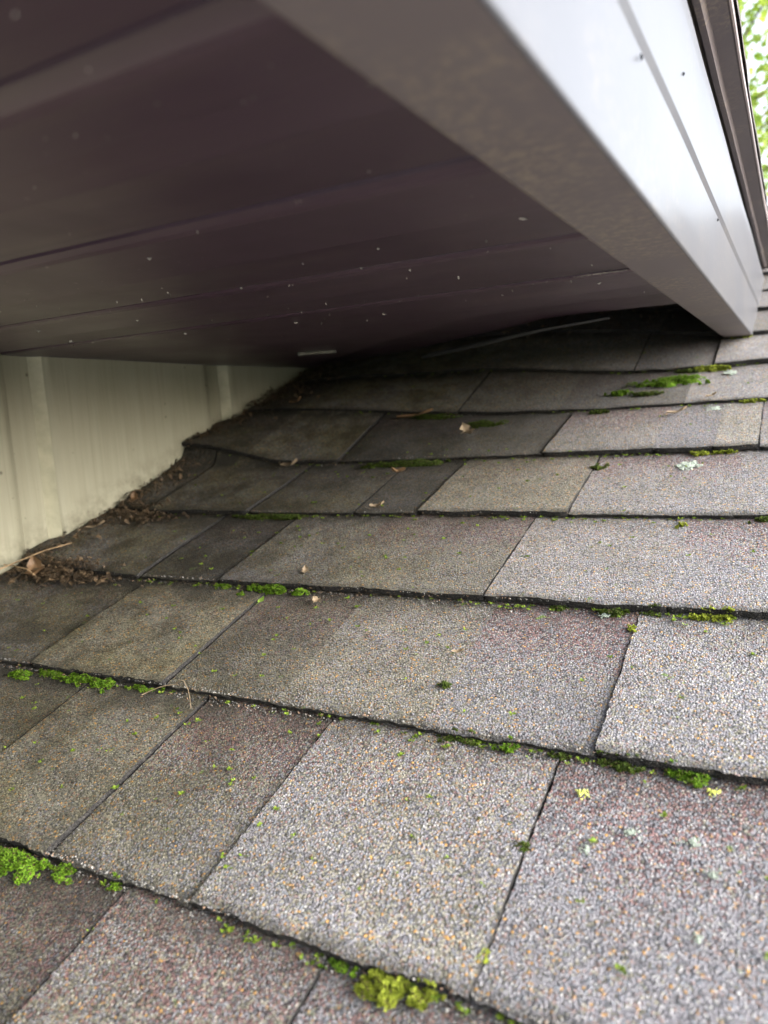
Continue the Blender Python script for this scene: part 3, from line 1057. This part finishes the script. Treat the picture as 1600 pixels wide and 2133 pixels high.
lichen(-.0700, .9850, .0100, .0100, M_LICH_G, 'faint pale lichen patch right of the moss mound by the fascia')


# ------------------------------------------------------------------ leaves, twigs, litter
def leaf_geo(L, W, curl, n=7, lobes=0.0):
    vs, fs = [], []
    for i in range(n + 1):
        t = i / n
        wd = W * math.sin(math.pi * min(1, .04 + t * .96)) ** .8 * (1 - .35 * t) * (1 + lobes * math.sin(t * 19))
        for s in (-1, -.5, 0, .5, 1):
            vs.append(Vector((wd * s, (t - .5) * L, curl * L * ((t - .5) ** 2 * 1.6 + abs(s) * .30 * (1 + .4 * math.sin(9 * t))) + .0006 * R.random())))
    for i in range(n):
        for s in range(4):
            a = i * 5 + s
            fs.append((a, a + 1, a + 6, a + 5))
    return vs, fs


def leaf(x, u, L, W, curl, mat, label, rz, tilt=.25, lift_=.001, lobes=.1, name='dry_leaf', cat='leaf', stem=True):
    vs, fs = leaf_geo(L, W, curl, lobes=lobes)
    if stem:
        b0 = len(vs)
        vs += [Vector((-.0004, -L * .5, .0003)), Vector((.0004, -L * .5, .0003)), Vector((.0003, -L * .82, .001 + curl * L * .5)), Vector((-.0003, -L * .82, .001 + curl * L * .5))]
        fs.append((b0, b0 + 1, b0 + 2, b0 + 3))
    o = mesh_obj(name, vs, fs, mat, None, roof_mat4(x, u, surf_w(x, u) + lift_) @ Matrix.Rotation(rz, 4, 'Z') @ Matrix.Rotation(tilt, 4, 'X'), None, True)
    return tag(o, label, cat)


leaf(-.706, .432, .030, .011, .55, M_DRY, 'curled rusty brown leaf at the foot of the siding on the left', .7, .3, .004, .2)
leaf(-.724, .5347, .026, .0030, .25, M_TANL, 'narrow yellowish dry leaf on the shingle close to the siding', -1.0, .1, .002)
leaf(-.7230, .602, .018, .007, .5, M_DRY, 'small orange brown leaf against the siding below the lifted shingles', .4, .4, .004, .2)
leaf(-.569, .7254, .024, .007, .35, M_TANL, 'pale tan leaf scrap on the upper left course edge', -1.2, .15, .002, .2)
leaf(-.6535, .890, .020, .0075, .4, M_DRY, 'lone orange leaf scrap on the shaded shingles under the soffit', -.9, .2, .003, .2)
leaf(-.4458, .858, .050, .0045, .15, M_DRY, 'long brown bark shred lying in the shade under the soffit', -1.25, .05, .004, .4)
leaf(-.3509, .800, .022, .009, .5, M_TANL, 'crumpled pale dry leaf beside the dark moss in the shade', .9, .3, .004, .5)
leaf(-.4009, .4225, .0075, .0036, .2, M_GRNL, 'tiny fresh green leaf just below the vivid moss strip', -.3, .3, .002, 0, 'green_leaf')
leaf(-.3721, .5945, .016, .0045, .4, M_TANL, 'small tan leaf scrap on the course edge near the picture centre', -1.1, .1, .003, .3)
leaf(-.382, .4672, .009, .004, .5, M_TANL, 'tiny cream leaf scrap just above the vivid moss strip', .4, .3, .002, .3)
leaf(-.3476, .4275, .008, .004, .5, M_TANL, 'tiny pinkish leaf scrap right of the vivid moss strip', 1.2, .3, .002, .3)
leaf(-.455, 1.205, .055, .017, .25, M_TANL, 'pale dead leaf wedged in the dark gap below the metal flashing', -1.35, .5, .012, .2)
leaf(-.3950, .690, .016, .006, .5, M_DRY, 'small brown leaf scrap on the shaded reddish tab', 2.2, .3, .003, .4)
leaf(-.2000, .3770, .009, .0022, .3, M_TANL, 'tiny beige seed husk on the grey tab at the picture centre', -1.3, .1, .002, .3)
leaf(-.115, .8400, .022, .004, .3, M_TANL, 'cream leaf shred on the blue grey tab at upper right', -1.2, .1, .003, .4)
leaf(-.0830, .880, .013, .004, .3, M_TANL, 'small cream shred right of centre under the moss mound', -1.0, .1, .003, .4)

t = tube('twig', [roof_pt(-.735, .405, .020), roof_pt(-.722, .425, .021), roof_pt(-.705, .450, .022), roof_pt(-.692, .475, .018)], .0009, .0005, M_TWIG)
tag(t, 'straight dry twig leaning across the litter at the siding foot', 'twig')
t = tube('twig', [roof_pt(-.742, .424, .018), roof_pt(-.722, .421, .019), roof_pt(-.700, .420, .017), roof_pt(-.686, .417, .012)], .0008, .0004, M_TWIG)
tag(t, 'short dry twig crossing the straight twig at the siding foot', 'twig')
ps = []
for i in range(14):
    a = i / 13
    x, u = -.420 + .052 * a, .2925 + .0105 * math.sin(a * 2.2) - .012 * max(0, a - .72) * 4
    ps.append(roof_pt(x, u, surf_w(x, u) + .0015 + .006 * math.sin(a * 3.14)))
t = tube('straw', ps, .0004, .0003, M_TANL)
tag(t, 'thin curved straw lying below the left moss row', 'straw')
t = tube('wood_stick', [(-.556, .800, .0858 + ZC), (-.545, .807, .0862 + ZC), (-.530, .816, .0864 + ZC), (-.514, .825, .0862 + ZC)], .0022, .0018, M_STICK)
tag(t, 'short pale stick wedged under the soffit in the dark far corner', 'stick')

# litter: uncountable crumbs of bark, needles and leaf bits banked against the siding
vs, fs = [], []


def crumb(p, s, thin):
    b0 = len(vs)
    a = Vector((R.uniform(-1, 1), R.uniform(-1, 1), R.uniform(-.5, .5))).normalized() * s
    b = a.cross(Vector((R.uniform(-.4, .4), R.uniform(-.4, .4), 1))).normalized() * s * thin
    c = Vector((0, 0, 1)) * s * thin * .5
    vs.extend([p - a, p - b + c, p + a, p + b + c, p + c * 2.2])
    fs.extend([(b0, b0 + 1, b0 + 4), (b0 + 1, b0 + 2, b0 + 4), (b0 + 2, b0 + 3, b0 + 4), (b0 + 3, b0, b0 + 4)])


for i in range(7000):
    m = R.random()
    if m < .30:                                   # along the wall foot
        u = R.uniform(.40, 1.15)
        x = XW + .004 + abs(R.gauss(0, .018))
    elif m < .50:                                 # heap under the second moss row, left
        x, u = R.gauss(-.68, .035), R.gauss(.440, .010)
    elif m < .62:
        x, u = R.gauss(-.70, .03), R.gauss(.575, .012)
    elif m < .76:                                 # dark corner where wall, soffit and roof meet
        x, u = XW + abs(R.gauss(0, .05)), R.gauss(1.00, .08)
    elif m < .93:
        x, u = R.uniform(-.62, -.22), U0 + R.choice((1, 2, 2, 3, 3, 4, 4, 5, 6)) * EXPO - abs(R.gauss(.001, .006))
    else:
        x, u = R.uniform(-.66, -.16), R.gauss(1.19, .05)
    if x < XW + .003:
        continue
    w = surf_w(x, u) + (R.uniform(0, .028) ** 1.0 if m >= .93 else 0) + R.uniform(0, .006) * (2 if m >= .62 and m < .76 else 1)
    crumb(roof_pt(x, u, w), R.uniform(.0009, .0028) * (R.choice((1, 1, 1.5, 2.4)) if m < .76 else .6 if m < .93 else 2.2), R.choice((.10, .2, .35, .6)))
o = mesh_obj('leaf_litter', vs, fs, leaf_mat('dark_leaf_litter', (.022, .017, .012), (.14, .095, .055), .05))
tag(o, 'dark crumbs of bark and leaf banked against the siding foot', 'litter', None, 'stuff')


# loose granules shed along the butt edges and joints
vs, fs = [], []
for i in range(9000):
    k = R.choice((-1, 0, 0, 0, 1, 1, 1, 2, 2, 3, 4, 5))
    x = R.uniform(-.62, .06)
    e = R.random()
    u = U0 + k * EXPO + (abs(R.gauss(0, .0016)) if e < .45 else -abs(R.gauss(.0002, .0030)))
    crumb(roof_pt(x, u, surf_w(x, u) - .0002), R.uniform(.0005, .0010), R.uniform(.6, .95))
GR_M = Nodes('loose_granules', .9, .2)
GR_M.color(GR_M.ramp(GR_M.n('NewGeometry').outputs['Random Per Island'], [(0, (.04, .04, .04)), (.35, (.10, .098, .09)), (.60, (.19, .185, .175)), (.80, (.24, .16, .11)), (.92, (.30, .29, .27))], 'CONSTANT'))
o = mesh_obj('loose_granules', vs, fs, GR_M.m)
tag(o, 'loose mineral granules shed along the shingle edges', 'granules', None, 'stuff')


# ------------------------------------------------------------------ tree beyond the roof
tree = empty('maple_tree', 'sunlit green maple tree showing past the right end of the fascia', 'tree', (-1.75, 7.4, 0))


def limb(pts, r0, r1):
    return tube('branch', pts, r0, r1, M_BARK, tree, 8)


tube('trunk', [(-1.75, 7.4, -.1), (-1.72, 7.42, 1.2), (-1.78, 7.38, 2.6), (-1.70, 7.4, 4.2), (-1.72, 7.42, 6.2)], .20, .07, M_BARK, tree, 12)
CR = Vector((-1.75, 7.3, 5.6))
RAD = Vector((2.15, 2.0, 2.7))
ends = []
for i in range(34):
    a = R.uniform(0, 6.283)
    el = R.uniform(-.7, 1.2)
    d = Vector((math.cos(a) * math.cos(el), math.sin(a) * math.cos(el), math.sin(el)))
    e = CR + Vector((d.x * RAD.x, d.y * RAD.y, d.z * RAD.z)) * R.uniform(.72, .98)
    s = Vector((-1.73, 7.4, R.uniform(2.4, 5.6)))
    m = (s + e) * .5 + Vector((R.uniform(-.2, .2), R.uniform(-.2, .2), R.uniform(-.1, .3)))
    limb([s, m, e], .045, .010)
    ends += [e, m, (m + e) * .5]
# boughs that reach past the fascia into the strip of view
for (x, y, z) in ((-.10, 6.0, 5.9), (-.02, 6.3, 5.2), (-.16, 6.1, 4.75), (.05, 6.6, 5.6), (-.05, 6.2, 6.4)):
    limb([(-1.7, 7.4, 4.2), (-.9, 6.9, (z + 4.4) / 2), (x, y, z)], .035, .006)
    ends += [Vector((x, y, z))] * 2 + [Vector((x - .35, y + .2, z - .05)), Vector((x - .15, y + .1, z + .25)), Vector((x + .05, y + .1, z - .3))]
vs, fs = [], []
LOBE = [(0, -.5), (.16, -.3), (.48, -.34), (.30, -.06), (.52, .20), (.20, .18), (0, .58), (-.20, .18), (-.52, .20), (-.30, -.06), (-.48, -.34), (-.16, -.3)]
for i in range(6500):
    c = R.choice(ends) + Vector((R.gauss(0, .24), R.gauss(0, .24), R.gauss(0, .20)))
    s = R.uniform(.055, .095)
    nrm = Vector((R.gauss(0, .6), R.gauss(-.2, .6), R.gauss(.6, .5))).normalized()
    a = nrm.orthogonal().normalized()
    b = nrm.cross(a)
    t = R.uniform(0, 6.283)
    a, b = a * math.cos(t) + b * math.sin(t), b * math.cos(t) - a * math.sin(t)
    b0 = len(vs)
    for (lx, ly) in LOBE:
        vs.append(c + a * lx * s + b * ly * s + nrm * (abs(lx) * .25 * s))
    fs.append(tuple(range(b0, b0 + 12)))
o = mesh_obj('crown', vs, fs, M_TREE, tree)
o['kind'] = 'stuff'

# wall that carries the low edge of the shingle roof
lo = roof_pt(0, U_BOT, -.12)
v, f = box(XW - .1, X_R - .12, lo.y + .25, lo.y + .37, 0, lo.z + .05)
o = mesh_obj('lower_wall', v, f, M_SID)
tag(o, 'cream painted wall under the low edge of the shingle roof', 'wall')
print('shingles', n_sh)
